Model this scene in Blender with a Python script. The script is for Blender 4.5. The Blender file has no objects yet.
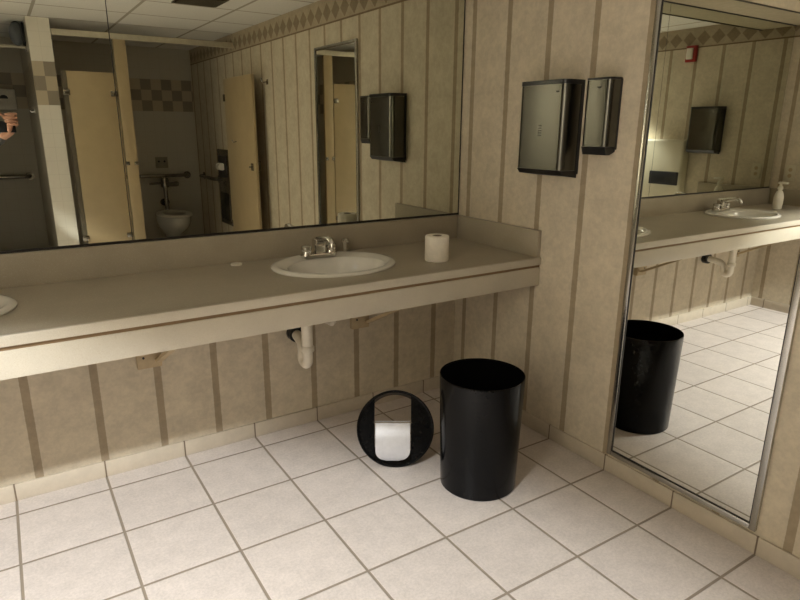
import bpy, bmesh, math, random
from mathutils import Vector, Matrix, Euler
random.seed(7)
PI = math.pi
U = 0.305                      # one floor tile, metres
S = bpy.context.scene
COL = S.collection

# ------------------------------------------------------------------ camera
cam_d = bpy.data.cameras.new('camera'); cam = bpy.data.objects.new('camera', cam_d); COL.objects.link(cam)
yaw, pit, rol = 0.57301, -0.27522, 0.00726
fw = Vector((math.sin(yaw)*math.cos(pit), math.cos(yaw)*math.cos(pit), math.sin(pit)))
rt0 = Vector((math.cos(yaw), -math.sin(yaw), 0)); up0 = rt0.cross(fw)
rt = rt0*math.cos(rol) + up0*math.sin(rol); up = -rt0*math.sin(rol) + up0*math.cos(rol)
CAM = Vector((-6.23805, -7.92878, 4.39083))*U
M4 = Matrix((rt, up, -fw)).transposed().to_4x4(); M4.translation = CAM
cam.matrix_world = M4
cam_d.sensor_width = 36; cam_d.lens = 36*610.02/800; cam_d.clip_start = 0.02
S.camera = cam

# ------------------------------------------------------------------ world, lights, exposure
w = bpy.data.worlds.new('world'); S.world = w; w.use_nodes = True
w.node_tree.nodes['Background'].inputs[0].default_value = (0.9, 0.8, 0.65, 1)
w.node_tree.nodes['Background'].inputs[1].default_value = 0.02
LX, LY, LZ = -8.85*U, -6.35*U, 7.0*U
WARM = (0.96, 0.985, 1.01)
ld = bpy.data.lights.new('downlight_beam', 'SPOT'); ld.energy = 455; ld.color = WARM
ld.spot_size = math.radians(107); ld.spot_blend = 0.22; ld.shadow_soft_size = 0.055
lo = bpy.data.objects.new('downlight_beam', ld); lo.location = (LX, LY, LZ-0.035); COL.objects.link(lo)
ld2 = bpy.data.lights.new('downlight_glow', 'AREA'); ld2.shape = 'DISK'; ld2.size = 0.24; ld2.energy = 3.6; ld2.color = WARM
lo2 = bpy.data.objects.new('downlight_glow', ld2); lo2.location = (LX, LY, LZ-0.034); COL.objects.link(lo2)
S.view_settings.view_transform = 'Standard'; S.view_settings.look = 'None'
S.view_settings.gamma = 1.0; S.view_settings.use_curve_mapping = False
S.view_settings.exposure = 0.0

# ------------------------------------------------------------------ material helpers
def srgb(r, g, b):
    f = lambda c: (c/255/12.92) if c/255 <= 0.04045 else ((c/255+0.055)/1.055)**2.4
    return (f(r), f(g), f(b), 1.0)

class NT:
    def __init__(s, name):
        s.m = bpy.data.materials.new(name); s.m.use_nodes = True; s.t = s.m.node_tree
        s.b = s.t.nodes['Principled BSDF']
    def n(s, typ, **kw):
        x = s.t.nodes.new(typ)
        for k, v in kw.items(): setattr(x, k, v)
        return x
    def put(s, sock, v):
        if hasattr(v, 'is_output'): s.t.links.new(v, sock)
        else: sock.default_value = v
    def math(s, op, a, b=None, c=None):
        x = s.n('ShaderNodeMath', operation=op); s.put(x.inputs[0], a)
        if b is not None: s.put(x.inputs[1], b)
        if c is not None: s.put(x.inputs[2], c)
        return x.outputs[0]
    def pos(s):
        g = s.n('ShaderNodeNewGeometry'); q = s.n('ShaderNodeSeparateXYZ'); s.t.links.new(g.outputs['Position'], q.inputs[0])
        return g.outputs['Position'], q.outputs[0], q.outputs[1], q.outputs[2]
    def objpos(s):
        g = s.n('ShaderNodeTexCoord'); return g.outputs['Object']
    def noise(s, vec, scale, detail=4, rough=0.6):
        x = s.n('ShaderNodeTexNoise'); s.put(x.inputs['Vector'], vec); x.inputs['Scale'].default_value = scale
        x.inputs['Detail'].default_value = detail; x.inputs['Roughness'].default_value = rough
        return x.outputs['Fac']
    def ramp(s, v, a, b, lo=0.0, hi=1.0):
        x = s.n('ShaderNodeMapRange', interpolation_type='SMOOTHSTEP'); s.put(x.inputs['Value'], v)
        x.inputs['From Min'].default_value = a; x.inputs['From Max'].default_value = b
        x.inputs['To Min'].default_value = lo; x.inputs['To Max'].default_value = hi
        return x.outputs['Result']
    def mix(s, f, a, b):
        x = s.n('ShaderNodeMix', data_type='RGBA'); s.put(x.inputs[0], f); s.put(x.inputs[6], a); s.put(x.inputs[7], b)
        return x.outputs[2]
    def scale(s, col, f):
        x = s.n('ShaderNodeVectorMath', operation='SCALE'); s.put(x.inputs[0], col if hasattr(col, 'is_output') else col[:3]); s.put(x.inputs['Scale'], f)
        return x.outputs[0]
    def line(s, c, phase, pitch):          # distance to the nearest grid line, in metres
        a = s.math('DIVIDE', s.math('SUBTRACT', c, phase), pitch)
        fr = s.math('FRACT', s.math('ADD', a, 100.5))
        return s.math('MULTIPLY', s.math('ABSOLUTE', s.math('SUBTRACT', fr, 0.5)), pitch)
    def bump(s, h, strength, dist=0.002):
        x = s.n('ShaderNodeBump'); x.inputs['Strength'].default_value = strength; x.inputs['Distance'].default_value = dist
        s.put(x.inputs['Height'], h); s.t.links.new(x.outputs[0], s.b.inputs['Normal'])
    def done(s, col=None, rough=0.5, metal=0.0, spec=0.5):
        if col is not None: s.put(s.b.inputs['Base Color'], col)
        s.put(s.b.inputs['Roughness'], rough); s.b.inputs['Metallic'].default_value = metal
        s.b.inputs['Specular IOR Level'].default_value = spec
        return s.m

def plain(name, col, rough=0.5, metal=0.0, var=0.06, scale=30, spec=0.5, bump=0.0):
    k = NT(name); o = k.objpos(); f = k.ramp(k.noise(o, scale), 0.3, 0.7, 1-var, 1+var)
    if bump: k.bump(k.noise(o, scale*4), bump)
    return k.done(k.scale(col, f), rough, metal, spec)

C_PAPER, C_STRIPE = srgb(204, 192, 169), srgb(162, 146, 121)
def wallpaper(name, axis, phase, pitch, hw=0.0140, border=True):
    k = NT(name); P, x, y, z = k.pos(); c = x if axis == 0 else y
    d = k.line(c, phase, pitch)
    n1 = k.noise(P, 9, 6, 0.65); n2 = k.noise(P, 45, 5, 0.7)
    f = k.math('ADD', k.ramp(n1, 0.3, 0.7, 0.90, 1.05), k.ramp(n2, 0.35, 0.65, -0.06, 0.06))
    st = k.ramp(k.math('ADD', d, k.math('MULTIPLY', n2, 0.003)), hw+0.0005, hw+0.0025, 1.0, 0.0)
    col = k.mix(st, C_PAPER, C_STRIPE)
    if border:
        u = k.math('DIVIDE', k.line(c, 0.03, 0.40*U), 0.20*U)
        v = k.math('DIVIDE', k.math('ABSOLUTE', k.math('SUBTRACT', z, 6.72*U)), 0.20*U)
        dia = k.math('LESS_THAN', k.math('ADD', u, v), 0.92)
        bc = k.mix(dia, srgb(176, 162, 138), srgb(142, 126, 102))
        edge = k.math('LESS_THAN', k.math('ABSOLUTE', k.math('SUBTRACT', z, 6.5*U)), 0.006)
        bc = k.mix(edge, bc, srgb(126, 106, 80))
        col = k.mix(k.math('GREATER_THAN', z, 6.485*U), col, bc)
    k.bump(n2, 0.12)
    return k.done(k.scale(col, f), 0.6, 0, 0.35)

def tile_floor():
    k = NT('floor_tile'); P, x, y, z = k.pos()
    dx = k.line(x, -0.632*U, U); dy = k.line(y, -0.322*U, U)
    d = k.math('MINIMUM', dx, dy)
    n1 = k.noise(P, 14, 6, 0.7); n2 = k.noise(P, 110, 4, 0.8)
    g = k.ramp(d, 0.0034, 0.0052, 1.0, 0.0)
    # each tile its own slight shade
    cx = k.math('FLOOR', k.math('DIVIDE', k.math('ADD', x, 0.632*U), U)); cy = k.math('FLOOR', k.math('DIVIDE', k.math('ADD', y, 0.322*U), U))
    cb = k.n('ShaderNodeCombineXYZ'); k.put(cb.inputs[0], cx); k.put(cb.inputs[1], cy)
    wn = k.n('ShaderNodeTexWhiteNoise'); k.put(wn.inputs['Vector'], cb.outputs[0])
    f = k.math('ADD', k.ramp(n1, 0.3, 0.7, 0.92, 1.05), k.ramp(n2, 0.35, 0.65, -0.08, 0.08))
    f = k.math('ADD', f, k.ramp(wn.outputs['Value'], 0, 1, -0.025, 0.025))
    col = k.mix(g, k.scale(srgb(206, 196, 187), f), srgb(142, 130, 114))
    h = k.math('ADD', k.ramp(d, 0.002, 0.007, 0.0, 1.0), k.math('MULTIPLY', n2, 0.06))
    k.bump(h, 0.6, 0.0025)
    return k.done(col, k.ramp(g, 0, 1, 0.42, 0.8), 0, 0.4)

def base_tile(name, axis):
    k = NT(name); P, x, y, z = k.pos()
    d = k.line(x if axis == 0 else y, (-0.632 if axis == 0 else -0.322)*U, U)
    n1 = k.noise(P, 16, 6, 0.7)
    g = k.ramp(d, 0.002, 0.0035, 1.0, 0.0)
    col = k.mix(g, k.scale(srgb(198, 186, 166), k.ramp(n1, 0.3, 0.7, 0.93, 1.05)), srgb(120, 104, 86))
    k.bump(k.ramp(d, 0.002, 0.006), 0.5)
    return k.done(col, 0.4)

def wall_tile(name, axis, ph, white=None):
    k = NT(name); P, x, y, z = k.pos(); c = x if axis == 0 else y
    ph = ph*U; t = 0.345*U
    d = k.math('MINIMUM', k.line(c, ph, t), k.line(z, 4.895*U, 0.355*U))
    g = k.ramp(d, 0.0008, 0.0018, 1.0, 0.0)
    ci = k.math('FLOOR', k.math('DIVIDE', k.math('SUBTRACT', c, ph), t)); zi = k.math('FLOOR', k.math('DIVIDE', k.math('SUBTRACT', z, 4.895*U), 0.355*U))
    chk = k.math('ABSOLUTE', k.math('MODULO', k.math('ADD', ci, zi), 2.0))
    band = k.math('MULTIPLY', k.math('GREATER_THAN', z, 4.895*U), k.math('LESS_THAN', z, 5.96*U))
    chk = k.math('MULTIPLY', chk, band)
    col = k.mix(band, white or srgb(200, 192, 175), srgb(192, 178, 154))
    col = k.mix(chk, col, srgb(146, 135, 119))
    col = k.mix(k.math('MULTIPLY', g, 0.22), col, srgb(150, 138, 118))
    return k.done(col, 0.3)

def ceiling_mat():
    k = NT('ceiling_tile'); P, x, y, z = k.pos()
    d = k.math('MINIMUM', k.line(x, -1.1*U, 2*U), k.line(y, -7.2*U, 1.87*U))
    g = k.ramp(d, 0.010, 0.012, 1.0, 0.0)
    n = k.noise(P, 120, 3, 0.8)
    col = k.mix(g, k.scale(srgb(234, 231, 222), k.ramp(n, 0.3, 0.7, 0.9, 1.03)), srgb(172, 164, 148))
    k.bump(n, 0.2)
    return k.done(col, 0.9)

def laminate(name, base):
    k = NT(name); P, x, y, z = k.pos()
    a = k.noise(P, 620, 2, 0.5); b = k.noise(P, 480, 2, 0.5); c = k.noise(P, 6, 4, 0.6)
    col = k.mix(k.ramp(a, 0.56, 0.70, 0, 0.6), base, srgb(172, 156, 130))
    col = k.mix(k.ramp(b, 0.60, 0.72, 0, 0.5), col, srgb(226, 220, 206))
    return k.done(k.scale(col, k.ramp(c, 0.3, 0.7, 0.95, 1.04)), 0.38, 0, 0.45)

def brushed(name, col, rough=0.3):
    k = NT(name); o = k.objpos()
    mp = k.n('ShaderNodeMapping'); k.put(mp.inputs['Vector'], o); mp.inputs['Scale'].default_value = (500, 500, 6)
    n = k.noise(mp.outputs[0], 1.0, 3, 0.6)
    return k.done(k.scale(col, k.ramp(n, 0.3, 0.7, 0.96, 1.03)), rough, 1.0)

M = {}
M['paper_back'] = wallpaper('wallpaper_back', 0, -0.43*U, 0.741*U)
M['paper_right'] = wallpaper('wallpaper_right', 1, -0.215*U, 0.77*U)
M['paper_left'] = wallpaper('wallpaper_left', 1, -0.20*U, 0.75*U)
M['floor'] = tile_floor(); M['ceiling'] = ceiling_mat()
M['base_x'] = base_tile('base_tile_back', 0); M['base_y'] = base_tile('base_tile_side', 1)
M['tile_x'] = wall_tile('wall_tile_front', 0, -0.01); M['tile_y'] = wall_tile('wall_tile_side', 1, -11.0); M['tile_d'] = wall_tile('wall_tile_end', 0, -5.265, srgb(232, 226, 212))
M['laminate'] = laminate('speckled_laminate', srgb(192, 184, 166))
M['top'] = laminate('speckled_counter_top', srgb(162, 152, 132))  # same laminate as the apron, with the top's shade put into a darker base
M['raw_edge'] = plain('raw_board_edge', srgb(132, 108, 78), 0.7)
M['porcelain'] = plain('porcelain', srgb(222, 218, 206), 0.12, var=0.02)
M['chrome'] = plain('chrome', (0.72, 0.70, 0.66, 1), 0.08, 1.0, var=0.03)
M['dark_chrome'] = plain('worn_chrome', (0.35, 0.32, 0.27, 1), 0.25, 1.0)
k = NT('tinted_mirror_glass'); k.b.inputs['Base Color'].default_value = (0.68, 0.69, 0.60, 1); M['mirror_dark'] = k.done(None, 0.0, 1.0)
k = NT('mirror_glass'); k.b.inputs['Base Color'].default_value = (0.95, 0.96, 0.90, 1); M['mirror'] = k.done(None, 0.0, 1.0)
M['mirror_edge'] = plain('mirror_edge', srgb(34, 30, 26), 0.4)
M['steel'] = brushed('brushed_steel', (0.12, 0.117, 0.102, 1), 0.27)
M['frame'] = brushed('mirror_frame_steel', (0.52, 0.51, 0.47, 1), 0.22)
M['black'] = plain('black_plastic', (0.010, 0.010, 0.011, 1), 0.32, var=0.1)
M['can'] = plain('black_enamel', (0.0045, 0.0047, 0.0052, 1), 0.16, var=0.05, scale=60, spec=0.18)
M['can_in'] = plain('black_can_inside', (0.002, 0.002, 0.002, 1), 0.9, spec=0.05)
M['flap'] = plain('flap_satin_metal', (0.80, 0.81, 0.84, 1), 0.42, 0.55, var=0.03, scale=50)
M['paper'] = plain('tissue_paper', srgb(232, 224, 208), 0.9, bump=0.3)
M['core'] = plain('cardboard_core', srgb(96, 74, 52), 0.8)
M['pvc'] = plain('white_pvc', srgb(226, 218, 200), 0.35)
M['cream'] = plain('cream_enamel', srgb(178, 158, 122), 0.45, var=0.04, scale=8)
M['cream_light'] = plain('cream_plastic', srgb(208, 200, 176), 0.5, var=0.03, scale=8)
M['alu'] = plain('pale_aluminium', srgb(196, 188, 168), 0.4, 0.3)
M['grey_strip'] = plain('grey_channel', srgb(96, 88, 72), 0.5)
M['bracket'] = plain('bracket_wood', srgb(184, 164, 130), 0.6)
M['grey_plastic'] = plain('grey_plastic', srgb(92, 96, 100), 0.5)
M['white_plastic'] = plain('white_plastic', srgb(228, 222, 206), 0.4)
M['plate_grey'] = plain('dull_steel_plate', srgb(150, 142, 122), 0.5)
M['red'] = plain('red_plastic', srgb(150, 28, 24), 0.4)
M['skin'] = plain('skin', srgb(186, 138, 112), 0.5)
M['shirt'] = plain('dark_grey_sweater', srgb(70, 68, 66), 0.9, bump=0.3)
M['jeans'] = plain('dark_trousers', srgb(34, 38, 48), 0.9)
M['hair'] = plain('dark_hair', srgb(40, 28, 20), 0.6)
M['eye'] = plain('eye_dark', srgb(30, 24, 20), 0.2); M['lip'] = plain('lip', srgb(160, 96, 84), 0.5)
k = NT('lamp_lens'); k.b.inputs['Emission Color'].default_value = (1, 0.88, 0.7, 1); k.b.inputs['Emission Strength'].default_value = 12
M['lens'] = k.done((0.8, 0.8, 0.75, 1), 0.4)

# ------------------------------------------------------------------ mesh helpers
class MB:
    def __init__(s): s.bm = bmesh.new()
    def _join(s, b):
        me = bpy.data.meshes.new('tmp'); b.to_mesh(me); b.free(); s.bm.from_mesh(me); bpy.data.meshes.remove(me)
    def box(s, x0, x1, y0, y1, z0, z1, bev=0.0, seg=2, mat=None):
        b = bmesh.new()
        v = [b.verts.new((x, y, z)) for x in (x0, x1) for y in (y0, y1) for z in (z0, z1)]
        for f in ((0,1,3,2),(4,6,7,5),(0,4,5,1),(2,3,7,6),(0,2,6,4),(1,5,7,3)): b.faces.new([v[i] for i in f])
        if bev: bmesh.ops.bevel(b, geom=list(b.edges), offset=bev, segments=seg, profile=0.5, affect='EDGES')
        if mat is not None: bmesh.ops.transform(b, matrix=mat, verts=list(b.verts))
        s._join(b); return s
    def rings(s, rs, cap0=True, cap1=True, closed=False):
        b = bmesh.new(); vs = [[b.verts.new(p) for p in r] for r in rs]; n = len(rs[0])
        rng = range(len(vs)) if closed else range(len(vs)-1)
        for i in rng:
            A, B = vs[i], vs[(i+1) % len(vs)]
            for j in range(n): b.faces.new((A[j], A[(j+1) % n], B[(j+1) % n], B[j]))
        if not closed:
            if cap0: b.faces.new(list(reversed(vs[0])))
            if cap1: b.faces.new(vs[-1])
        bmesh.ops.recalc_face_normals(b, faces=list(b.faces))
        s._join(b); return s
    def lathe(s, prof, c=(0,0,0), n=48, mat=None, closed=False, sx=1, sy=1):
        rs = []
        for r, z in prof:
            ring = [Vector((c[0]+sx*r*math.cos(2*PI*j/n), c[1]+sy*r*math.sin(2*PI*j/n), c[2]+z)) for j in range(n)]
            if mat is not None: ring = [mat @ p for p in ring]
            rs.append(ring)
        return s.rings(rs, not closed, not closed, closed)
    def tube(s, pts, r, n=14, caps=True):
        pts = [Vector(p) for p in pts]; rs = []; R = r if hasattr(r, '__len__') else [r]*len(pts)
        t0 = (pts[1]-pts[0]).normalized(); a = Vector((0,0,1)) if abs(t0.z) < 0.9 else Vector((1,0,0))
        u = t0.cross(a).normalized()
        for i, p in enumerate(pts):
            t = ((pts[min(i+1, len(pts)-1)]-p).normalized() + (p-pts[max(i-1, 0)]).normalized()).normalized()
            u = (u - t*u.dot(t)).normalized(); v = t.cross(u)
            rs.append([p + R[i]*(u*math.cos(2*PI*j/n) + v*math.sin(2*PI*j/n)) for j in range(n)])
        return s.rings(rs, caps, caps)
    def prism(s, poly, z0, z1, mat=None, bev=0.0):       # poly in xy, extruded along z
        b = bmesh.new(); lo = [b.verts.new((p[0], p[1], z0)) for p in poly]; hi = [b.verts.new((p[0], p[1], z1)) for p in poly]
        n = len(poly); b.faces.new(list(reversed(lo))); b.faces.new(hi)
        for j in range(n): b.faces.new((lo[j], lo[(j+1) % n], hi[(j+1) % n], hi[j]))
        bmesh.ops.recalc_face_normals(b, faces=list(b.faces))
        if bev: bmesh.ops.bevel(b, geom=[e for e in b.edges], offset=bev, segments=2, profile=0.5, affect='EDGES')
        if mat is not None: bmesh.ops.transform(b, matrix=mat, verts=list(b.verts))
        s._join(b); return s
    def sphere(s, c, r, sc=(1,1,1), n=16, mat=None):
        b = bmesh.new(); bmesh.ops.create_uvsphere(b, u_segments=n, v_segments=n//2+2, radius=r)
        bmesh.ops.transform(b, matrix=Matrix.Translation(c) @ Matrix.Diagonal((*sc, 1)), verts=list(b.verts))
        if mat is not None: bmesh.ops.transform(b, matrix=mat, verts=list(b.verts))
        s._join(b); return s
    def build(s, name, mat, parent=None, off=None, smooth=True):
        if off is not None: bmesh.ops.translate(s.bm, vec=-Vector(off), verts=list(s.bm.verts))
        me = bpy.data.meshes.new(name); s.bm.to_mesh(me); s.bm.free()
        o = bpy.data.objects.new(name, me); me.materials.append(mat); COL.objects.link(o)
        if smooth:
            me.shade_smooth(); me.set_sharp_from_angle(angle=math.radians(38))
        if parent: o.parent = parent
        return o

def tag(o, label, cat, group=None):
    o['label'] = label; o['category'] = cat
    if group: o['group'] = group
    return o
def thing(name, label, cat, loc=(0,0,0), rotz=0, group=None):
    o = bpy.data.objects.new(name, None); o.empty_display_size = 0.05; COL.objects.link(o)
    o.location = loc; o.rotation_euler = (0, 0, rotz)
    return tag(o, label, cat, group)
def struct(name, mb, mat, smooth=False):
    o = mb.build(name, mat, smooth=smooth); o['kind'] = 'structure'; return o
def dup(root, loc, label, rotz=None):
    r = root.copy(); COL.objects.link(r); r.location = loc; r['label'] = label
    if rotz is not None: r.rotation_euler = (0, 0, rotz)
    for ch in list(root.children):
        c = ch.copy(); COL.objects.link(c); c.parent = r
        for g in list(ch.children):
            d = g.copy(); COL.objects.link(d); d.parent = c
    return r
def arc(cx, cy, r, a0, a1, n=6):
    return [(cx+r*math.cos(math.radians(a0+(a1-a0)*i/n)), cy+r*math.sin(math.radians(a0+(a1-a0)*i/n))) for i in range(n+1)]

# ------------------------------------------------------------------ the room
XL, XR, YB, YF, H = -9.82*U, 0.03*U, 0.03*U, -15.72*U, 7.0*U
T = 0.10
struct('floor', MB().box(XL-T, XR+T, YF-T, YB+T, -0.08, 0), M['floor'])
struct('ceiling', MB().box(XL-T, XR+T, YF-T, YB+T, H, H+0.08), M['ceiling'])
struct('wall_back', MB().box(XL-T, XR+T, YB, YB+T, 0, H), M['paper_back'])
struct('wall_right', MB().box(XR, XR+T, YF-T, YB, 0, H), M['paper_right'])
struct('wall_left', MB().box(XL-T, XL, YF-T, YB, 0, H), M['paper_left'])
struct('wall_front', MB().box(XL, XR, YF-T, YF, 0, H), M['tile_x'])
D0, D1 = -5.18*U, -4.66*U
dv = MB().box(D0, D1, YF, -11*U, 0, H)
dvo = struct('wall_divider', dv, M['tile_d']); dvo.data.materials.append(M['tile_y'])
for pf in dvo.data.polygons:
    if abs(pf.normal.x) > 0.5: pf.material_index = 1
struct('wall_alcove_shade', MB().box(XL, -6.95*U, -11.3*U, -11.0*U, 0, H), M['tile_x'])  # unseen wall piece, added to cut bounce light and keep the alcove dark
bz = 0.222*U
struct('baseboard_back', MB().box(XL, XR, 0, YB, 0, bz, 0.0025), M['base_x'], True)
struct('baseboard_right', MB().box(0, XR, YF, 0, 0, bz, 0.0025), M['base_y'], True)
struct('baseboard_left', MB().box(XL, XL+0.009, YF, 0, 0, bz, 0.0025), M['base_y'], True)
# soffit over the counter mirror
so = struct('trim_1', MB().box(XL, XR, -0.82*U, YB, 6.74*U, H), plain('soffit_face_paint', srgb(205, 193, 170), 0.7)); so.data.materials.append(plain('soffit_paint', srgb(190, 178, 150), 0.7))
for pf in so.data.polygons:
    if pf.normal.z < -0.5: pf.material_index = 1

struct('trim_2', MB().box(XL, XR, -0.832*U, -0.80*U, 6.722*U, 6.745*U), plain('dark_edge_trim', srgb(60, 52, 40), 0.5))
# ------------------------------------------------------------------ vanity counter
CT = 2.64*U
van = thing('vanity_counter', 'long beige speckled laminate bathroom counter with apron along the mirror wall', 'counter', (-4.9*U, 0, 0))
SINKS = [(-2.69*U, -0.83*U), (-7.12*U, -0.83*U)]
SA, SB = 0.77*U, 0.63*U           # hole half axes
def counter_top():
    b = bmesh.new(); x0, x1, y0, y1, zt, zb = XL+0.001, XR-0.001, -1.855*U, YB-0.001, CT, CT-0.03
    hx, hy = 0.95*U, None
    n = 64
    def quad(p): b.faces.new([b.verts.new(q) for q in p])
    xs = [x0]
    for cx, cy in sorted(SINKS):
        ax, bx = cx-hx, cx+hx
        quad([(xs[-1], y0, zt), (ax, y0, zt), (ax, y1, zt), (xs[-1], y1, zt)])
        quad([(xs[-1], y1, zb), (ax, y1, zb), (ax, y0, zb), (xs[-1], y0, zb)])
        angs = sorted([2*PI*i/n for i in range(n)] + [math.atan2(yy-cy, xx-cx) % (2*PI) for xx in (ax, bx) for yy in (y0, y1)])
        E, R = [], []
        for a in angs:
            ca, sa = math.cos(a), math.sin(a)
            t = min(((bx-cx)/ca if ca > 0 else (ax-cx)/ca) if abs(ca) > 1e-9 else 1e9, ((y1-cy)/sa if sa > 0 else (y0-cy)/sa) if abs(sa) > 1e-9 else 1e9)
            R.append((cx+t*ca, cy+t*sa)); r = 1/math.sqrt((ca/SA)**2+(sa/SB)**2); E.append((cx+r*ca, cy+r*sa))
        for i in range(len(angs)):
            j = (i+1) % len(angs)
            quad([(*E[i], zt), (*R[i], zt), (*R[j], zt), (*E[j], zt)])
            quad([(*E[j], zb), (*R[j], zb), (*R[i], zb), (*E[i], zb)])
            quad([(*E[i], zb), (*E[i], zt), (*E[j], zt), (*E[j], zb)])
        xs.append(bx)
    quad([(xs[-1], y0, zt), (x1, y0, zt), (x1, y1, zt), (xs[-1], y1, zt)])
    quad([(xs[-1], y1, zb), (x1, y1, zb), (x1, y0, zb), (xs[-1], y0, zb)])
    bmesh.ops.remove_doubles(b, verts=list(b.verts), dist=1e-6)
    m = MB(); m._join(b); return m
VO = van.location
counter_top().build('countertop', M['top'], van, VO, smooth=False)
MB().box(XL+0.001, XR-0.001, -1.905*U, -1.855*U, CT-0.105*U, CT, 0.004).build('front_edge', M['laminate'], van, VO)
MB().box(XL+0.001, XR-0.001, -1.87*U, -1.82*U, CT-0.145*U, CT-0.104*U).build('wood_strip', M['raw_edge'], van, VO)
MB().box(XL+0.001, XR-0.001, -1.885*U, -1.83*U, 2.235*U, CT-0.144*U, 0.0015).build('apron', M['laminate'], van, VO)
MB().box(XL+0.02, XR-0.02, -0.04*U, YB-0.001, CT, 3.02*U, 0.002).build('backsplash', M['top'], van, VO)
MB().box(XR-0.02, XR-0.001, -1.87*U, YB-0.001, CT-0.004, 3.02*U, 0.002).build('side_splash', M['top'], van, VO)
MB().box(XL+0.001, XL+0.02, -1.87*U, YB-0.001, CT-0.004, 3.02*U, 0.002).build('side_splash', M['top'], van, VO)

# wall brackets under the counter
def bracket(x, label):
    r = thing('support_bracket', label, 'bracket', (x, YB, 1.40*U), group='brackets under the counter')
    MB().box(-0.045, 0.045, -0.03, -0.001, 0, 0.28*U, 0.002).build('wall_block', M['bracket'], r)
    sl = MB(); sl.prism([(-0.03, 0.03), (-0.06, 0.03), (-0.50, 0.82*U), (-0.47, 0.82*U)], 0.0, 0.022,
             Matrix(((0,0,1,0.02),(1,0,0,0),(0,1,0,0),(0,0,0,1))))
    sl.build('brace', M['bracket'], r)
    MB().lathe([(0.0045, 0), (0.0045, 0.003)], n=12, mat=Matrix.Translation((-0.022, -0.030, 0.045)) @ Matrix.Rotation(PI/2, 4, 'X')).build('bolt', M['black'], r)
bracket(-4.97*U, 'tan wooden bracket bracing the counter between the two sinks')
bracket(-1.88*U, 'tan bracket under the counter right of the near sink pipe')
bracket(-8.6*U, 'tan bracket under the counter end with the soap bottle')

# ------------------------------------------------------------------ sinks, faucets, traps
def make_sink(cx, cy, label):
    r = thing('sink', label, 'sink', (cx, cy, CT), group='oval sinks in the counter')
    n = 64; sh = -0.030
    prof = [(1.00, 0.0005, 0), (1.005, 0.005, 0), (0.985, 0.011, 0), (0.94, 0.0135, 0), (0.90, 0.012, 0.0), (0.865, 0.008, 0.4), (0.79, 0.002, 0.8), (0.765, -0.012, 0.9), (0.735, -0.04, 1.0), (0.66, -0.085, 1.0), (0.52, -0.115, 1.0), (0.3, -0.132, 1.0), (0.09, -0.138, 1.0),
            (0.09, -0.146, 1.0), (0.32, -0.142, 1.0), (0.56, -0.124, 1.0), (0.70, -0.092, 1.0), (0.77, -0.045, 0.95), (0.80, -0.012, 0.8), (0.86, 0.0005, 0.2)]
    A, B = 0.84*U, 0.70*U
    rs = []
    for f, z, k in prof:
        fy = f - 0.05*k
        rs.append([Vector((A*f*math.cos(2*PI*j/n), B*fy*math.sin(2*PI*j/n)+sh*k, z)) for j in range(n)])
    MB().rings(rs, closed=True).build('basin', M['porcelain'], r)
    MB().lathe([(0.0, -0.139), (0.026, -0.139), (0.026, -0.134), (0.022, -0.1325), (0.0, -0.1325)][1:4], c=(0, sh, 0), n=24).build('drain', M['chrome'], r)
    MB().lathe([(0.009, 0), (0.009, 0.002)], n=16, mat=Matrix.Translation((0, sh-0.112, -0.05)) @ Matrix.Rotation(-1.1, 4, 'X')).build('overflow_hole', M['dark_chrome'], r)
    return r
def make_faucet(cx, cy, label):
    r = thing('faucet', label, 'faucet', (cx, cy+0.475*U, CT+0.0125), group='chrome faucets behind the sinks')
    MB().prism(arc(0.056, 0, 0.027, -90, 90, 10) + arc(-0.056, 0, 0.027, 90, 270, 10), -0.004, 0.014, bev=0.003).build('base_plate', M['chrome'], r)
    MB().box(-0.022, 0.022, -0.022, 0.024, 0.013, 0.072, 0.005).build('body', M['chrome'], r)
    sp = MB(); sp.tube([(0, 0.022, 0.060), (0, -0.02, 0.068), (0, -0.06, 0.078), (0, -0.095, 0.084), (0, -0.116, 0.080), (0, -0.126, 0.066), (0, -0.127, 0.054)], [0.018, 0.018, 0.0145, 0.0125, 0.012, 0.0115, 0.011], 16)
    sp.build('spout', M['chrome'], r)
    for sx in (-1, 1):
        MB().lathe([(0.022, 0.012), (0.022, 0.020), (0.019, 0.024), (0.0205, 0.030), (0.0235, 0.033), (0.0235, 0.044), (0.016, 0.049)], c=(sx*0.056, 0, 0), n=24).build('handle', M['chrome'], r)
    return r
def make_soap_pump(cx, cy, label):
    r = thing('soap_pump', label, 'soap pump', (cx+0.50*U, cy+0.655*U, CT)); r.scale = (1.2, 1.2, 1.15)
    MB().lathe([(0.022, 0), (0.022, 0.004), (0.012, 0.006)], n=20).build('base_ring', M['black'], r)
    MB().lathe([(0.011, 0.005), (0.011, 0.035), (0.013, 0.038), (0.013, 0.052), (0.009, 0.056)], n=20).build('pump_head', M['chrome'], r)
    MB().tube([(0, 0, 0.046), (0, -0.016, 0.047), (0, -0.024, 0.042)], [0.006, 0.005, 0.0045], 10).build('nozzle', M['chrome'], r)
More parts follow.
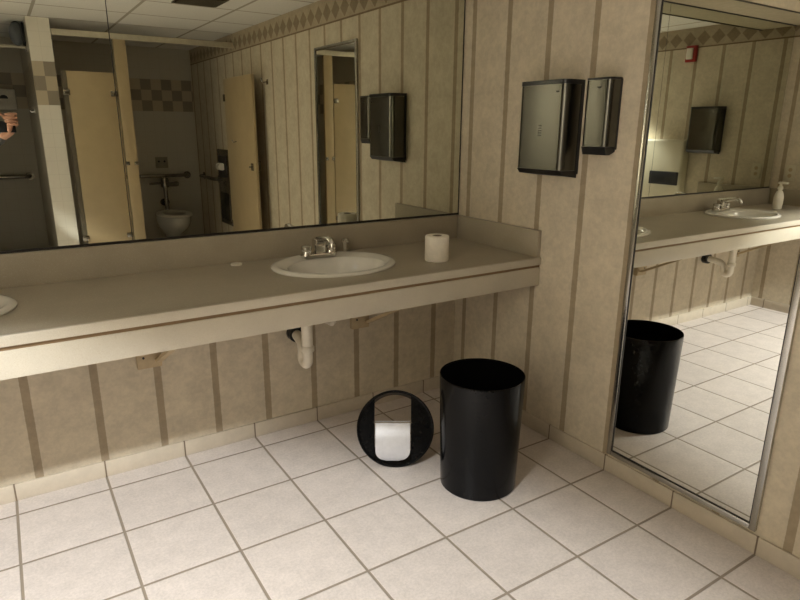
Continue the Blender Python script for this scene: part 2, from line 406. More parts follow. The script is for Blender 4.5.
def make_trap(cx, cy, label):
    x, y = -3.02*U - SINKS[0][0] + cx, -0.60*U
    r = thing('drain_trap', label, 'drain pipe', (x, y, 0), group='drain traps under the sinks')
    MB().tube([(0, 0, 0.640), (0, 0, 0.435)], 0.0235, 18).build('tailpiece', M['pvc'], r)
    MB().lathe([(0.0235, 0.430), (0.0285, 0.434), (0.0285, 0.452), (0.0240, 0.458)], n=20).build('slip_nut', M['pvc'], r)
    z0, R = 0.395, 0.027
    yw = YB - y - 0.004
    ub = [(0, 0, 0.44), (0, 0, z0)] + [(0, R - R*math.cos(a), z0 - R*math.sin(a)) for a in [PI*i/10 for i in range(1, 11)]] + [(0.002, 2*R, 0.415), (0.004, 2*R+0.008, 0.435), (0.008, 2*R+0.025, 0.448), (0.02, yw-0.02, 0.458)]
    MB().tube(ub, 0.0215, 18).build('u_bend', M['pvc'], r)
    MB().tube([(0.02, yw-0.035, 0.458), (0.02, yw, 0.458)], 0.036, 20).build('wall_flange', M['black'], r)
    # sink outlet joining the tailpiece to the bowl
    MB().tube([(0, 0, 0.625), (0.01, -0.008, 0.642), (cx-x-0.01, cy-0.03-y+0.008, 0.650), (cx-x, cy-0.03-y, CT-0.147)], [0.021, 0.020, 0.019, 0.022], 14).build('outlet', M['pvc'], r)
s_l = ['white oval drop-in sink beside the toilet paper roll', 'white oval sink at the counter end beside the soap bottle']
f_l = ['chrome faucet on the sink beside the toilet paper roll', 'chrome faucet on the sink beside the soap bottle']
t_l = ['white plastic drain trap beneath the sink nearest the trash can', 'white plastic drain trap under the sink with the soap bottle']
for i, (cx, cy) in enumerate(SINKS):
    make_sink(cx, cy, s_l[i]); make_faucet(cx, cy, f_l[i]); make_trap(cx, cy, t_l[i])
make_soap_pump(*SINKS[0], 'small chrome soap pump with black base behind the right sink rim')
sv = thing('supply_valve', 'white water supply elbow under the sink beside the drain trap', 'valve', (-2.40*U, YB, 1.60*U))
MB().tube([(0, -0.002, 0.0), (0, -0.04, 0.0), (0, -0.055, 0.012), (0, -0.058, 0.05), (-0.02, -0.08, 0.20)], [0.020, 0.020, 0.020, 0.016, 0.008], 16).build('elbow', M['pvc'], sv)

# ------------------------------------------------------------------ counter top items
def toilet_roll(loc, label):
    r = thing('toilet_paper_roll', label, 'toilet paper', loc)
    R, r0, h = 0.165*U, 0.020, 0.345*U
    MB().lathe([(r0, 0.0), (R-0.003, 0.0), (R, 0.004), (R, h-0.004), (R-0.003, h), (r0, h)], n=40, closed=True).build('paper', M['paper'], r)
    MB().lathe([(r0, 0.001), (r0, h-0.0005), (r0-0.0015, h-0.0005), (r0-0.0015, 0.001)], n=32, closed=True).build('core', M['core'], r)
toilet_roll((-1.36*U, -1.29*U, CT), 'white toilet paper roll standing on the counter right of the sink')
tag(MB().lathe([(0.020, 0), (0.0225, 0.002), (0.0225, 0.005), (0.020, 0.0075), (0.008, 0.0085)], n=28, mat=Matrix.Translation((-3.80*U, -0.18*U, CT))).build('hole_cover', M['white_plastic']), 'small flat white round cap lying on the counter left of the faucet', 'cap')
sb = thing('soap_bottle', 'white pump soap bottle standing on the counter end beside the sink', 'soap bottle', (-8.80*U, -0.72*U, CT)); sb.scale = (1.15, 1.15, 1.15)
MB().lathe([(0.028, 0), (0.032, 0.004), (0.033, 0.05), (0.031, 0.085), (0.022, 0.105), (0.013, 0.112), (0.013, 0.12)], n=28, sy=0.75).build('bottle', M['white_plastic'], sb)
MB().lathe([(0.015, 0.118), (0.015, 0.134), (0.008, 0.137), (0.006, 0.155)], n=20).build('cap', M['white_plastic'], sb)
MB().box(-0.013, 0.013, -0.040, 0.014, 0.152, 0.164, 0.004).build('pump_nozzle', M['white_plastic'], sb)
MB().lathe([(0.0335, 0.025), (0.0345, 0.026), (0.0345, 0.075), (0.0335, 0.076)], n=28, sy=0.75).build('paper_label', M['paper'], sb)

# ------------------------------------------------------------------ mirrors
def pane(x0, x1, label, ew=0.001):
    r = thing('wall_mirror', label, 'mirror', ((x0+x1)/2, YB, 3.03*U), group='mirror panes above the counter')
    L = r.location
    MB().box(x0+0.0015, x1-0.0015, YB-0.007, YB-0.001, 3.05*U, 6.735*U).build('glass', M['mirror_dark'], r, L, smooth=False)
    MB().box(x0, x1, YB-0.009, YB-0.0005, 3.022*U, 3.052*U).build('bottom_channel', M['mirror_edge'], r, L, smooth=False)
    MB().box(x0, x0+0.001, YB-0.0072, YB-0.0005, 3.05*U, 6.735*U).build('edge_strip', M['mirror_edge'], r, L, smooth=False)
    MB().box(x1-ew, x1, YB-0.0074, YB-0.0005, 3.05*U, 6.735*U).build('edge_strip', M['mirror_edge'], r, L, smooth=False)
    MB().box(x0, x1, YB-0.009, YB-0.0005, 6.715*U, 6.738*U).build('top_channel', M['mirror_edge'], r, L, smooth=False)
pane(-5.0*U, XR-0.004, 'frameless wall mirror pane over the sink beside the toilet paper roll', 0.0055)
pane(XL+0.02, -5.0*U, 'frameless wall mirror pane over the sink beside the soap bottle')
fm = thing('full_length_mirror', 'tall narrow steel-framed mirror on the striped wall reflecting the trash can', 'mirror', (XR, -4.33*U, 0.27*U))
y0, y1, z0, z1, fr = -5.29*U, -3.35*U, 0.27*U, 6.07*U, 0.020
L = fm.location
MB().box(XR-0.010, XR-0.003, y0+fr-0.004, y1-fr+0.004, z0+fr-0.004, z1-fr+0.004).build('glass', M['mirror'], fm, L, smooth=False)
f = MB(); f.box(XR-0.016, XR-0.001, y0, y0+fr, z0, z1, 0.002); f.box(XR-0.016, XR-0.001, y1-fr, y1, z0, z1, 0.002)
f.box(XR-0.016, XR-0.001, y0+fr, y1-fr, z0, z0+fr, 0.002); f.box(XR-0.016, XR-0.001, y0+fr, y1-fr, z1-fr, z1, 0.002)
f.build('frame', M['frame'], fm, L)
g = MB(); g.box(XR-0.0125, XR-0.002, y0+fr-0.001, y0+fr+0.003, z0+fr, z1-fr); g.box(XR-0.0125, XR-0.002, y1-fr-0.003, y1-fr+0.001, z0+fr, z1-fr)
g.box(XR-0.0125, XR-0.002, y0+fr, y1-fr, z0+fr-0.001, z0+fr+0.003)
g.build('gasket', M['mirror_edge'], fm, L, smooth=False)

# ------------------------------------------------------------------ dispensers  (local x along wall, y outwards, z up)
def towel_dispenser(loc, rot, label, W=0.83*U, D=0.32*U, Hh=1.20*U):
    r = thing('paper_towel_dispenser', label, 'paper towel dispenser', loc, rot, 'steel paper towel dispensers')
    hw = W/2; rc = 0.028
    poly = [(-hw+0.004, 0.006)] + [(hw-0.004, 0.006)] + arc(hw-rc, D-rc, rc, 0, 90, 8) + arc(-hw+rc, D-rc, rc, 90, 180, 8)
    MB().prism(poly, 0.030, Hh-0.0165).build('cover', M['steel'], r)
    b = MB(); poly2 = [(-hw, 0.001), (hw, 0.001)] + arc(hw-rc, D-rc+0.002, rc+0.001, 0, 90, 8) + arc(-hw+rc, D-rc+0.002, rc+0.001, 90, 180, 8)
    b.box(-hw, hw, 0.001, 0.012, 0.015, Hh-0.006); b.prism(poly2, Hh-0.016, Hh)
    b.build('back_plate', M['black'], r)
    t = MB(); t.prism([(0.002, 0.0), (D-0.02, 0.010), (D-0.004, 0.029), (0.002, 0.029)], -hw+0.006, hw-0.006, Matrix(((0,0,1,0),(1,0,0,0),(0,1,0,0),(0,0,0,1))))
    t.build('bottom_tray', M['black'], r)
    sl = MB()
    for i in range(5): sl.box(-0.011, 0.009, D-0.001, D+0.0006, 0.16+i*0.009, 0.163+i*0.009)
    sl.build('sight_slot', M['black'], r, smooth=False)
    MB().box(-hw+0.036, -hw+0.052, D-0.001, D+0.001, Hh-0.046, Hh-0.041).build('badge', M['black'], r, smooth=False)
    return r
td = towel_dispenser((XR, -2.01*U, 3.78*U), PI/2, 'brushed steel paper towel dispenser on the striped wall above the counter end')
dup(td, (XL, -1.82*U, 3.78*U), 'steel paper towel dispenser on the far wall seen in the tall mirror', -PI/2)
sd = thing('soap_dispenser', 'narrow brushed steel soap dispenser beside the tall framed mirror', 'soap dispenser', (XR, -2.79*U, 4.09*U), PI/2)
hw, D, Hh, rc = 0.195*U, 0.20*U, 0.885*U, 0.020
poly = [(-hw, 0.006), (hw, 0.006)] + arc(hw-rc, D-rc, rc, 0, 90, 8) + arc(-hw+rc, D-rc, rc, 90, 180, 8)
MB().prism(poly, 0.030, Hh-0.008).build('cover', M['steel'], sd)
b = MB(); b.prism([(p[0]*1.02, p[1]*1.01) for p in poly], Hh-0.0075, Hh); b.box(-hw-0.001, hw+0.001, 0.001, 0.010, 0.02, Hh-0.004); b.build('back_plate', M['black'], sd)
t = MB(); t.prism([(0.002, 0.012), (0.03, 0.0), (D-0.012, 0.0), (D-0.002, 0.029), (0.002, 0.029)], -hw+0.005, hw-0.005, Matrix(((0,0,1,0),(1,0,0,0),(0,1,0,0),(0,0,0,1)))); t.build('push_lever', M['black'], sd)
MB().box(-hw+0.042, -hw+0.060, D-0.001, D+0.001, Hh-0.036, Hh-0.031).build('badge', M['black'], sd, smooth=False)

# ------------------------------------------------------------------ trash can and lid
def can():
    r = thing('trash_can', 'tall round black trash can standing open on the tiled floor', 'trash can', (-1.60*U, -2.62*U, 0))
    R0, R1, h = 0.480*U, 0.524*U, 1.49*U
    MB().lathe([(R0-0.004, 0.0), (R0, 0.004), (R1, h-0.004), (R1-0.001, h), (R1-0.004, h), (R1-0.005, h-0.004), (R0-0.005, 0.01), (0.01, 0.009), (0.01, 0.0)], n=96, closed=True).build('body', M['can'], r)
    MB().lathe([(R1-0.0055, h-0.006), (R0-0.0055, 0.011), (0.005, 0.0105), (0.005, 0.0115), (R0-0.0065, 0.012), (R1-0.0065, h-0.006)], n=96, closed=True).build('liner', M['can_in'], r)
can()
def lid():
    # local frame: x right across the face, y = away behind the face, z up; it lies on its rim
    R, dep = 0.520*U, 0.30*U; tl = math.radians(16); Rb = R - dep*math.tan(tl)
    hx, hy = -0.53, -0.85
    r = thing('trash_can_lid', 'black swing-top trash can lid lying on its side on the floor', 'trash can lid', (-2.34*U, -1.80*U, 0), math.atan2(-hx, hy)+PI)
    r.rotation_euler.x = -tl                       # it rests on its tapered side
    def ax(prof, n=80): return [[Vector((rr*math.cos(2*PI*j/n), yy, R + rr*math.sin(2*PI*j/n))) for j in range(n)] for rr, yy in prof]
    MB().rings(ax([(R-0.004, 0), (R-0.001, 0.002), (R, 0.004), (Rb, dep), (Rb-0.004, dep), (Rb-0.006, dep-0.004), (R-0.007, 0.012), (R-0.010, 0.004)]), closed=True).build('rim', M['can'], r)
    # face plate with the opening: two black side segments left and right, thin top and bottom arcs
    a = 0.245*U; xo = -0.035*U; Ri = R-0.007; Ro = R-0.028
    yf, th = 0.008, 0.006
    mm = Matrix(((1,0,0,0),(0,0,1,0),(0,1,0,R),(0,0,0,1)))
    for s in (-1, 1):
        e = xo + s*a
        ang = math.degrees(math.acos(e/Ri))
        pts = arc(0, 0, Ri, -ang, ang, 24) if s > 0 else arc(0, 0, Ri, ang, 360-ang, 24)
        MB().prism(pts, yf, yf+th, mm).build('face_plate', M['can'], r)
    fl = MB(); rr = 0.045; top = 0.10*U; bot = -0.435*U; ww = a-0.004; rs = []
    for i in range(25):                                  # gently bowed plate, straight top edge, rounded lower corners
        t = i/24; z = top+(bot-top)*t; q = z-bot
        wz = ww if q > rr else ww-rr+math.sqrt(max(rr*rr-(rr-q)**2, 0.0))
        bow = 0.030*(1-(2*t-1)**2)
        yy = yf+0.004-bow*0.8
        rs.append([Vector((xo-wz, yy, R+z)), Vector((xo+wz, yy, R+z)), Vector((xo+wz, yy+0.002, R+z)), Vector((xo-wz, yy+0.002, R+z))])
    fl.rings(rs)
    fl.build('swing_flap', M['flap'], r)
    hg = MB(); hg.tube([(xo-a-0.002, yf-0.002, R+top-0.004), (xo+a+0.002, yf-0.002, R+top-0.004)], 0.003, 10); hg.build('hinge_pin', M['dark_chrome'], r)
lid()

# ------------------------------------------------------------------ toilet stalls behind the viewpoint (seen in the mirrors)
YP = -10.9*U
ps = thing('toilet_partition', 'cream fixed toilet partition panel beside the tiled wall end', 'stall panel', (-3.85*U, YP, 0.97*U)); L = ps.location
MB().box(-4.44*U, -3.27*U, YP-0.0125, YP+0.0125, 0.97*U, 5.75*U, 0.002).build('board', M['cream'], ps, L)
MB().box(-4.56*U, -4.445*U, YP-0.010, YP+0.004, 0.97*U, 5.75*U).build('channel_strip', M['grey_strip'], ps, L, smooth=False)
for x, z in ((-4.50, 5.22), (-4.50, 1.38), (-3.36, 5.22), (-3.36, 1.38)):
    MB().box((x-0.07)*U, (x+0.09)*U, YP+0.005, YP+0.022, (z-0.07)*U, (z+0.07)*U, 0.003).build('bracket', M['dark_chrome'], ps, L)
pp = thing('stall_post', 'cream partition post reaching up to the overhead rail', 'stall post', (-3.09*U, YP, 0)); L = pp.location
MB().box(-3.24*U, -2.93*U, YP-0.016, YP+0.016, 0.0, 6.60*U, 0.002).build('post', M['cream'], pp, L)
for x in (-3.2, -2.97): MB().box((x-0.05)*U, (x+0.05)*U, YP+0.014, YP+0.026, 3.33*U, 3.43*U, 0.003).build('latch_keeper', M['dark_chrome'], pp, L)
tag(MB().box(D1+0.002, XR-0.002, YP-0.018, YP+0.018, 6.60*U, 6.75*U, 0.003).build('overhead_rail', M['alu']), 'pale aluminium rail running across above the stall panels', 'rail')
hp = thing('hinge_post', 'narrow cream partition post at the striped wall behind the open door', 'stall post', (-0.16*U, YP, 0)); L = hp.location
MB().box(-0.30*U, XR-0.003, YP-0.016, YP+0.016, 0.0, 5.68*U, 0.002).build('post', M['cream'], hp, L)
dr = thing('stall_door', 'cream toilet stall door standing open along the striped wall', 'stall door', (-0.33*U, -10.8*U, 0.97*U)); L = dr.location
MB().box(-0.37*U, -0.29*U, -10.8*U, -8.42*U, 1.0*U, 5.72*U, 0.002).build('board', M['cream'], dr, L)
ck = MB(); ck.tube([(-0.37*U, -9.93*U, 3.98*U), (-0.46*U, -9.93*U, 3.95*U), (-0.50*U, -9.93*U, 4.02*U)], 0.006, 10); ck.build('coat_hook', M['dark_chrome'], dr, L)
lt = MB(); lt.box(-0.40*U, -0.37*U, -8.75*U, -8.60*U, 3.22*U, 3.42*U, 0.003); lt.tube([(-0.40*U, -8.68*U, 3.32*U), (-0.47*U, -8.68*U, 3.32*U)], 0.008, 10); lt.build('latch', M['dark_chrome'], dr, L)
hd = MB(); hd.tube([(-0.29*U, -8.6*U, 3.15*U), (-0.18*U, -8.6*U, 3.18*U), (-0.18*U, -8.6*U, 3.47*U), (-0.29*U, -8.6*U, 3.5*U)], 0.006, 10); hd.build('pull_handle', M['dark_chrome'], dr, L)
for z in (1.5, 5.2): MB().box(-0.40*U, -0.26*U, -10.83*U, -10.72*U, (z-.1)*U, (z+.1)*U, 0.003).build('hinge', M['dark_chrome'], dr, L)

rh = thing('robe_hook', 'small dark hook on the striped wall above the open stall door', 'hook', (XR, -8.3*U, 5.53*U), PI/2)
MB().box(-0.02, 0.02, 0.001, 0.006, -0.02, 0.02, 0.002).build('plate', M['dark_chrome'], rh)
MB().tube([(0, 0.004, 0), (0, 0.035, -0.004), (0, 0.05, 0.012), (0, 0.052, 0.028)], 0.006, 10).build('prong', M['dark_chrome'], rh)

def toilet():
    tx, ty = -1.30*U, YF
    r = thing('toilet', 'white toilet bowl with seat in the tiled stall', 'toilet', (tx, ty, 0)); r.scale = (0.92, 1, 1.06); n = 40
    def el(a, b0, b1, z): # y from wall b0..b1
        c = (b0+b1)/2; hb = (b1-b0)/2
        return [Vector((a*math.cos(2*PI*j/n), c+hb*math.sin(2*PI*j/n), z)) for j in range(n)]
    MB().rings([el(0.10, 0.10, 0.46, 0), el(0.092, 0.10, 0.45, 0.03), el(0.078, 0.10, 0.42, 0.12), el(0.088, 0.09, 0.44, 0.19), el(0.135, 0.06, 0.54, 0.24), el(0.170, 0.03, 0.63, 0.29), el(0.183, 0.03, 0.66, 0.33), el(0.186, 0.03, 0.67, 0.37), el(0.186, 0.03, 0.675, 0.395), el(0.15, 0.10, 0.63, 0.395), el(0.12, 0.16, 0.56, 0.30), el(0.06, 0.25, 0.42, 0.22)]).build('bowl', M['porcelain'], r)
    MB().rings([el(0.19, 0.14, 0.69, 0.400), el(0.193, 0.135, 0.695, 0.41), el(0.185, 0.14, 0.685, 0.422), el(0.125, 0.21, 0.61, 0.422), el(0.12, 0.21, 0.60, 0.400)], closed=True).build('seat', M['white_plastic'], r)
    v = thing('flush_valve', 'chrome flush valve and pipe on the tiled wall above the toilet', 'flush valve', (tx, ty, 0.42)); v.scale = (1.25, 1.0, 1.0)
    MB().tube([(0, 0.10, 0), (0, 0.10, 0.27)], 0.018, 14).build('flush_pipe', M['dark_chrome'], v)
    MB().lathe([(0.030, 0.27), (0.034, 0.28), (0.034, 0.35), (0.025, 0.37), (0.01, 0.375)], c=(0, 0.10, 0), n=24).build('valve_body', M['dark_chrome'], v)
    MB().tube([(0.02, 0.10, 0.30), (0.10, 0.10, 0.30), (0.115, 0.002, 0.30)], [0.022, 0.024, 0.024], 14).build('supply_stop', M['dark_chrome'], v)
    MB().tube([(-0.02, 0.10, 0.32), (-0.13, 0.13, 0.315)], [0.016, 0.012], 12).build('flush_handle', M['dark_chrome'], v)
    MB().tube([(0, 0.002, 0.10), (0, 0.012, 0.10)], 0.04, 20).build('wall_collar', M['dark_chrome'], v)
toilet()
def grab_bar(p0, p1, out, label):
    p0, p1, out = Vector(p0), Vector(p1), Vector(out)
    r = thing('grab_bar', label, 'grab bar', (p0+p1)/2, group='steel grab bars'); L = r.location
    d = (p1-p0).normalized()
    MB().tube([p0+out*0.002, p0+out*0.03, p0+out*0.045+d*0.015, p0+out*0.05+d*0.04, p1+out*0.05-d*0.04, p1+out*0.045-d*0.015, p1+out*0.03, p1+out*0.002], 0.019, 14).build('bar', M['dark_chrome'], r, L)
    for q in (p0, p1): MB().tube([q+out*0.001, q+out*0.008], 0.04, 20).build('flange', M['dark_chrome'], r, L)
grab_bar((-3.4*U, YF, 2.66*U), (-0.42*U, YF, 2.66*U), (0, 1, 0), 'steel grab bar on the tiled wall above the toilet')
grab_bar((XR, -15.0*U, 2.66*U), (XR, -13.2*U, 2.66*U), (-1, 0, 0), 'steel grab bar on the striped wall beside the toilet')
grab_bar((-8.6*U, YF, 2.78*U), (-5.44*U, YF, 2.78*U), (0, 1, 0), 'steel grab bar in the dark tiled alcove behind the person')
wp = thing('wall_plate', 'square steel cover plate on the tiled wall above the toilet', 'cover plate', (-1.28*U, YF, 3.12*U))
MB().box(-0.065, 0.065, 0.001, 0.012, -0.06, 0.06, 0.004).build('plate', M['plate_grey'], wp)
for sx in (-0.03, 0.03): MB().lathe([(0.011, 0), (0.011, 0.004)], n=14, mat=Matrix.Translation((sx, 0.011, 0.012)) @ Matrix.Rotation(-PI/2, 4, 'X')).build('button', M['black'], wp)
tp = thing('tissue_dispenser', 'recessed steel tissue and waste cabinet on the striped wall in the stall', 'tissue dispenser', (XR, -12.5*U, 1.22*U), PI/2)
MB().box(-0.55*U, 0.55*U, 0.001, 0.02, 0, 2.45*U, 0.004).build('cabinet', M['dark_chrome'], tp)
MB().box(-0.42*U, 0.42*U, 0.018, 0.023, 1.55*U, 2.25*U).build('opening', M['black'], tp, smooth=False)
MB().box(-0.42*U, 0.42*U, 0.018, 0.024, 0.15*U, 1.05*U, 0.002).build('waste_flap', M['steel'], tp)
MB().tube([(-0.05, 0.045, 1.9*U), (0.05, 0.045, 1.9*U)], 0.035, 20).build('tissue_roll', M['paper'], tp)

# dark alcove left of the tiled wall end
rod = thing('shower_rod', 'pale shower curtain rod fixed to the tiled wall end', 'curtain rod', (-7.5*U, -12.1*U, 6.38*U)); L = rod.location
MB().tube([(XL+0.004, -12.1*U, 6.38*U), (D0-0.004, -12.1*U, 6.38*U)], 0.0125, 14).build('rod', M['alu'], rod, L)
for x, d in ((D0, -1), (XL, 1)): MB().tube([(x+d*0.001, -12.1*U, 6.38*U), (x+d*0.012, -12.1*U, 6.38*U)], 0.032, 20).build('flange', M['dark_chrome'], rod, L)
ws = thing('wall_speaker', 'rounded grey fixture high on the tiled wall above the curtain rod', 'wall fixture', (D0, -12.1*U, 6.70*U))
MB().sphere((-0.055, 0, 0.0), 0.06, (0.9, 1.0, 1.55), 20).build('housing', M['grey_plastic'], ws)
MB().box(-0.02, -0.001, -0.05, 0.05, -0.08, 0.085, 0.008).build('mount', M['black'], ws)
rh2 = thing('alcove_hook', 'small double hook on the tiled wall end in the alcove', 'hook', (D0, -12.3*U, 4.75*U))
MB().tube([(-0.001, 0, 0), (-0.03, 0, -0.004), (-0.045, 0, 0.016)], 0.006, 10).build('prong', M['chrome'], rh2)
MB().box(-0.006, -0.001, -0.02, 0.02, -0.02, 0.02, 0.002).build('plate', M['chrome'], rh2)
sc = thing('seat_cover_dispenser', 'white seat cover dispenser on the dark alcove wall above the hand', 'dispenser', (-5.72*U, YF, 4.85*U))
MB().box(-0.13, 0.07, 0.001, 0.05, 0, 0.62*U, 0.012).build('case', M['white_plastic'], sc)
MB().prism(arc(-0.03, 0.10, 0.035, 0, 180, 12), 0.049, 0.052, Matrix(((1,0,0,0),(0,0,1,0),(0,1,0,0),(0,0,0,1)))).build('slot', M['black'], sc, smooth=False)

# left wall things, seen in the tall mirror
cs = thing('changing_station', 'cream fold-down baby changing station on the far wall below the red alarm', 'changing station', (XL, -3.48*U, 2.5*U), -PI/2)
MB().box(-1.22*U, 1.22*U, 0.001, 0.10, 0, 1.63*U, 0.02, 3).build('bed', M['cream_light'], cs)
MB().box(-1.16*U, -0.26*U, 0.098, 0.106, 0.40*U, 0.76*U, 0.006).build('latch_panel', M['black'], cs)
fs = thing('fire_strobe', 'red fire alarm strobe high on the far striped wall', 'fire alarm', (XL, -2.56*U, 6.14*U), -PI/2)
MB().box(-0.045, 0.045, 0.001, 0.03, 0, 0.125, 0.004).build('base', M['red'], fs)
MB().box(-0.022, 0.030, 0.029, 0.05, 0.02, 0.105, 0.006).build('strobe_lens', M['white_plastic'], fs)
ot = thing('wall_outlet', 'beige wall outlet above the counter end near the soap bottle', 'outlet', (XL, -0.40*U, 3.22*U), -PI/2)
MB().box(-0.035, 0.035, 0.001, 0.007, 0, 0.115, 0.002).build('plate', M['cream_light'], ot)
for z in (0.036, 0.079): MB().lathe([(0.014, 0), (0.014, 0.003)], n=18, mat=Matrix.Translation((0, 0.006, z)) @ Matrix.Rotation(-PI/2, 4, 'X')).build('socket', M['bracket'], ot)

# ceiling things
cv = thing('ceiling_vent', 'dark slotted vent grille in the white ceiling', 'vent', (-2.1*U, -6.5*U, H))
MB().box(-0.15, 0.15, -0.15, 0.15, -0.008, -0.001, 0.002).build('frame', M['dark_chrome'], cv)
v = MB()
for i in range(11): v.box(-0.13, 0.13, -0.128+i*0.0245, -0.116+i*0.0245, -0.013, -0.007)
v.build('louvre', M['grey_strip'], cv, smooth=False)
dl = thing('ceiling_downlight', 'round ceiling downlight glowing over the left end of the room', 'ceiling light', (LX, LY, LZ))
MB().lathe([(0.14, -0.001), (0.165, -0.002), (0.165, -0.010), (0.140, -0.020), (0.135, -0.012)], n=48, closed=True).build('trim_ring', M['alu'], dl)
MB().lathe([(0.134, -0.002), (0.134, -0.014), (0.06, -0.018)], n=40).build('lens', M['lens'], dl)

# ------------------------------------------------------------------ the photographer (only a hand on a phone shows in the mirror)
def skin_mesh(name, chains, mat, parent, sub=2):
    """chains: list of [(point, radius), ...]; points shared by value are welded."""
    idx, V, Rr, Ed = {}, [], [], []
    for ch in chains:
        prev = None
        for p, rad in ch:
            key = tuple(round(c, 4) for c in p)
            if key not in idx: idx[key] = len(V); V.append(p); Rr.append(rad)
            i = idx[key]
            if prev is not None: Ed.append((prev, i))
            prev = i
    me = bpy.data.meshes.new(name); me.from_pydata(V, Ed, []); me.update()
    o = bpy.data.objects.new(name, me); COL.objects.link(o)
    mod = o.modifiers.new('skin', 'SKIN'); mod.use_smooth_shade = True
    for i, sv_ in enumerate(me.skin_vertices[0].data):
        rr = Rr[i]; sv_.radius = (rr, rr) if not hasattr(rr, '__len__') else rr; sv_.use_root = (i == 0)
    ss = o.modifiers.new('sub', 'SUBSURF'); ss.levels = sub; ss.render_levels = sub
    dg = bpy.context.evaluated_depsgraph_get(); ev = o.evaluated_get(dg)
    nm = bpy.data.meshes.new_from_object(ev); o.modifiers.clear(); o.data = nm
    nm.materials.clear(); nm.materials.append(mat); nm.shade_smooth()
    o.parent = parent
    return o
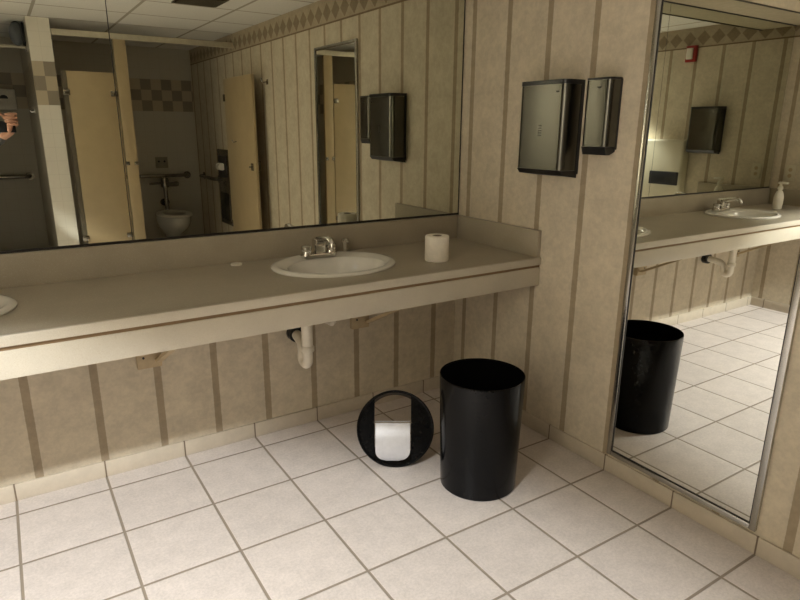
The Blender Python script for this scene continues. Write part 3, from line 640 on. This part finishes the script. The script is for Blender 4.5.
def person():
    bx, by = -7.85*U, -9.0*U
    r = thing('person', 'person in a dark grey sweater holding up a phone with one hand', 'person', (bx, by, 0))
    W = Vector((-5.92*U, -8.00*U, 4.24*U)) - Vector((bx, by, 0))     # wrist
    sh = (0.175, 0.0, 1.40); el = (0.33, 0.05, 1.14); lsh = (-0.175, 0, 1.40); lel = (-0.24, -0.03, 1.12); lw = (-0.24, 0.06, 0.88)
    wr = (W.x, W.y, W.z)
    hc = (W.x+0.012, W.y-0.004, W.z+0.075)                            # palm centre
    body = [
        [((0, 0, 0.92), (0.13, 0.088)), ((0, 0, 1.08), (0.118, 0.08)), ((0, 0, 1.25), (0.15, 0.10)), ((0, 0, 1.38), (0.13, 0.08)), ((0, 0.0, 1.47), 0.055), ((0, 0.015, 1.52), 0.055), ((0, 0.03, 1.60), (0.075, 0.095)), ((0, 0.025, 1.67), (0.065, 0.08))],
        [((0, 0, 1.38), (0.13, 0.08)), (sh, 0.052), (el, 0.038), (wr, (0.026, 0.020)), (hc, (0.040, 0.016))],
        [((0, 0, 1.38), (0.13, 0.08)), (lsh, 0.052), (lel, 0.038), (lw, 0.024), ((-0.235, 0.08, 0.80), (0.035, 0.018))],
        [((0, 0, 0.92), (0.13, 0.088)), ((0.09, 0, 0.84), 0.085), ((0.10, 0.01, 0.48), 0.055), ((0.10, -0.01, 0.09), 0.036), ((0.11, 0.10, 0.03), (0.035, 0.028)), ((0.115, 0.17, 0.025), (0.035, 0.020))],
        [((0, 0, 0.92), (0.13, 0.088)), ((-0.09, 0, 0.84), 0.085), ((-0.10, 0.01, 0.48), 0.055), ((-0.10, -0.01, 0.09), 0.036), ((-0.11, 0.10, 0.03), (0.035, 0.028)), ((-0.115, 0.17, 0.025), (0.035, 0.020))],
    ]
    # right hand: fingers leave the palm edge, pass the phone's end and curl across its front, pointing to -x
    px = W.x + 0.036
    for i, (dz, ln) in enumerate(((0.112, 0.050), (0.090, 0.058), (0.068, 0.054), (0.048, 0.044))):
        z = W.z + dz; y0 = W.y
        body.append([(hc, (0.040, 0.016)), ((px, y0+0.004, z), 0.0105), ((px+0.006, y0+0.026, z+0.002), 0.0098), ((px-0.010, y0+0.040, z+0.002), 0.0092), ((px-0.010-ln*0.6, y0+0.041, z), 0.0085), ((px-0.010-ln, y0+0.038, z-0.002), 0.0072)])
    body.append([(hc, (0.040, 0.016)), ((W.x-0.022, W.y-0.012, W.z+0.092), 0.012), ((W.x-0.042, W.y-0.006, W.z+0.112), 0.010), ((W.x-0.058, W.y-0.001, W.z+0.120), 0.0085)])
    for i in range(4):
        body.append([((-0.235, 0.08, 0.80), (0.035, 0.018)), ((-0.235, 0.055+0.018*i, 0.755), 0.009), ((-0.228, 0.055+0.018*i, 0.715-0.006*(i in (1, 2))), 0.0075)])
    body.append([((-0.235, 0.08, 0.80), (0.035, 0.018)), ((-0.225, 0.115, 0.785), 0.010), ((-0.215, 0.125, 0.755), 0.008)])
    skin_mesh('body', body, M['skin'], r)
    chest = ((0, 0, 1.39), (0.15, 0.095)); hip = ((0, 0, 0.95), (0.172, 0.124))
    skin_mesh('sweater', [[((0, 0, 0.84), (0.185, 0.138)), ((0, 0, 0.96), (0.185, 0.138)), ((0, 0, 1.10), (0.17, 0.125)), ((0, 0, 1.26), (0.18, 0.125)), chest, ((0, 0, 1.455), 0.075)],
        [chest, (sh, 0.068), (el, 0.054), (tuple(Vector(el)*0.15+Vector(wr)*0.85), 0.036)],
        [chest, (lsh, 0.068), (lel, 0.054), (tuple(Vector(lel)*0.15+Vector(lw)*0.85), 0.036)]], M['shirt'], r)
    skin_mesh('trousers', [[((0, 0, 1.08), (0.140, 0.105)), hip, ((0.09, 0, 0.80), 0.104), ((0.10, 0.01, 0.48), 0.074), ((0.10, -0.01, 0.07), 0.058)],
        [hip, ((-0.09, 0, 0.80), 0.104), ((-0.10, 0.01, 0.48), 0.074), ((-0.10, -0.01, 0.07), 0.058)]], M['jeans'], r)
    for s in (-1, 1):
        MB().sphere((s*0.112, 0.07, 0.040), 0.05, (0.95, 2.5, 0.79), 20).build('shoe', M['black'], r)
    h = MB(); h.sphere((0, 0.005, 1.665), 0.092, (0.98, 1.12, 0.92), 24); h.sphere((0, -0.045, 1.60), 0.075, (1.0, 0.75, 1.05), 20); h.build('hair', M['hair'], r)
    for s in (-1, 1):
        MB().sphere((s*0.031, 0.112, 1.605), 0.011, (1.2, 0.7, 0.8), 12).build('eye', M['eye'], r)
        MB().sphere((s*0.080, 0.02, 1.595), 0.028, (0.35, 0.7, 1.0), 14).build('ear', M['skin'], r)
    MB().sphere((0, 0.122, 1.578), 0.017, (0.8, 1.0, 1.4), 14).build('nose', M['skin'], r)
    MB().sphere((0, 0.112, 1.540), 0.022, (1.1, 0.5, 0.35), 14).build('mouth', M['lip'], r)
    ph = thing('phone', 'dark phone held sideways in the hand of the person', 'phone', (CAM.x+0.055, CAM.y-0.012, CAM.z-0.012))
    MB().box(-0.072, 0.072, -0.004, 0.004, -0.036, 0.036, 0.0035, 3).build('case', M['black'], ph)
    MB().box(-0.066, 0.066, -0.0050, -0.0039, -0.032, 0.032).build('screen', M['can'], ph, smooth=False)
person()
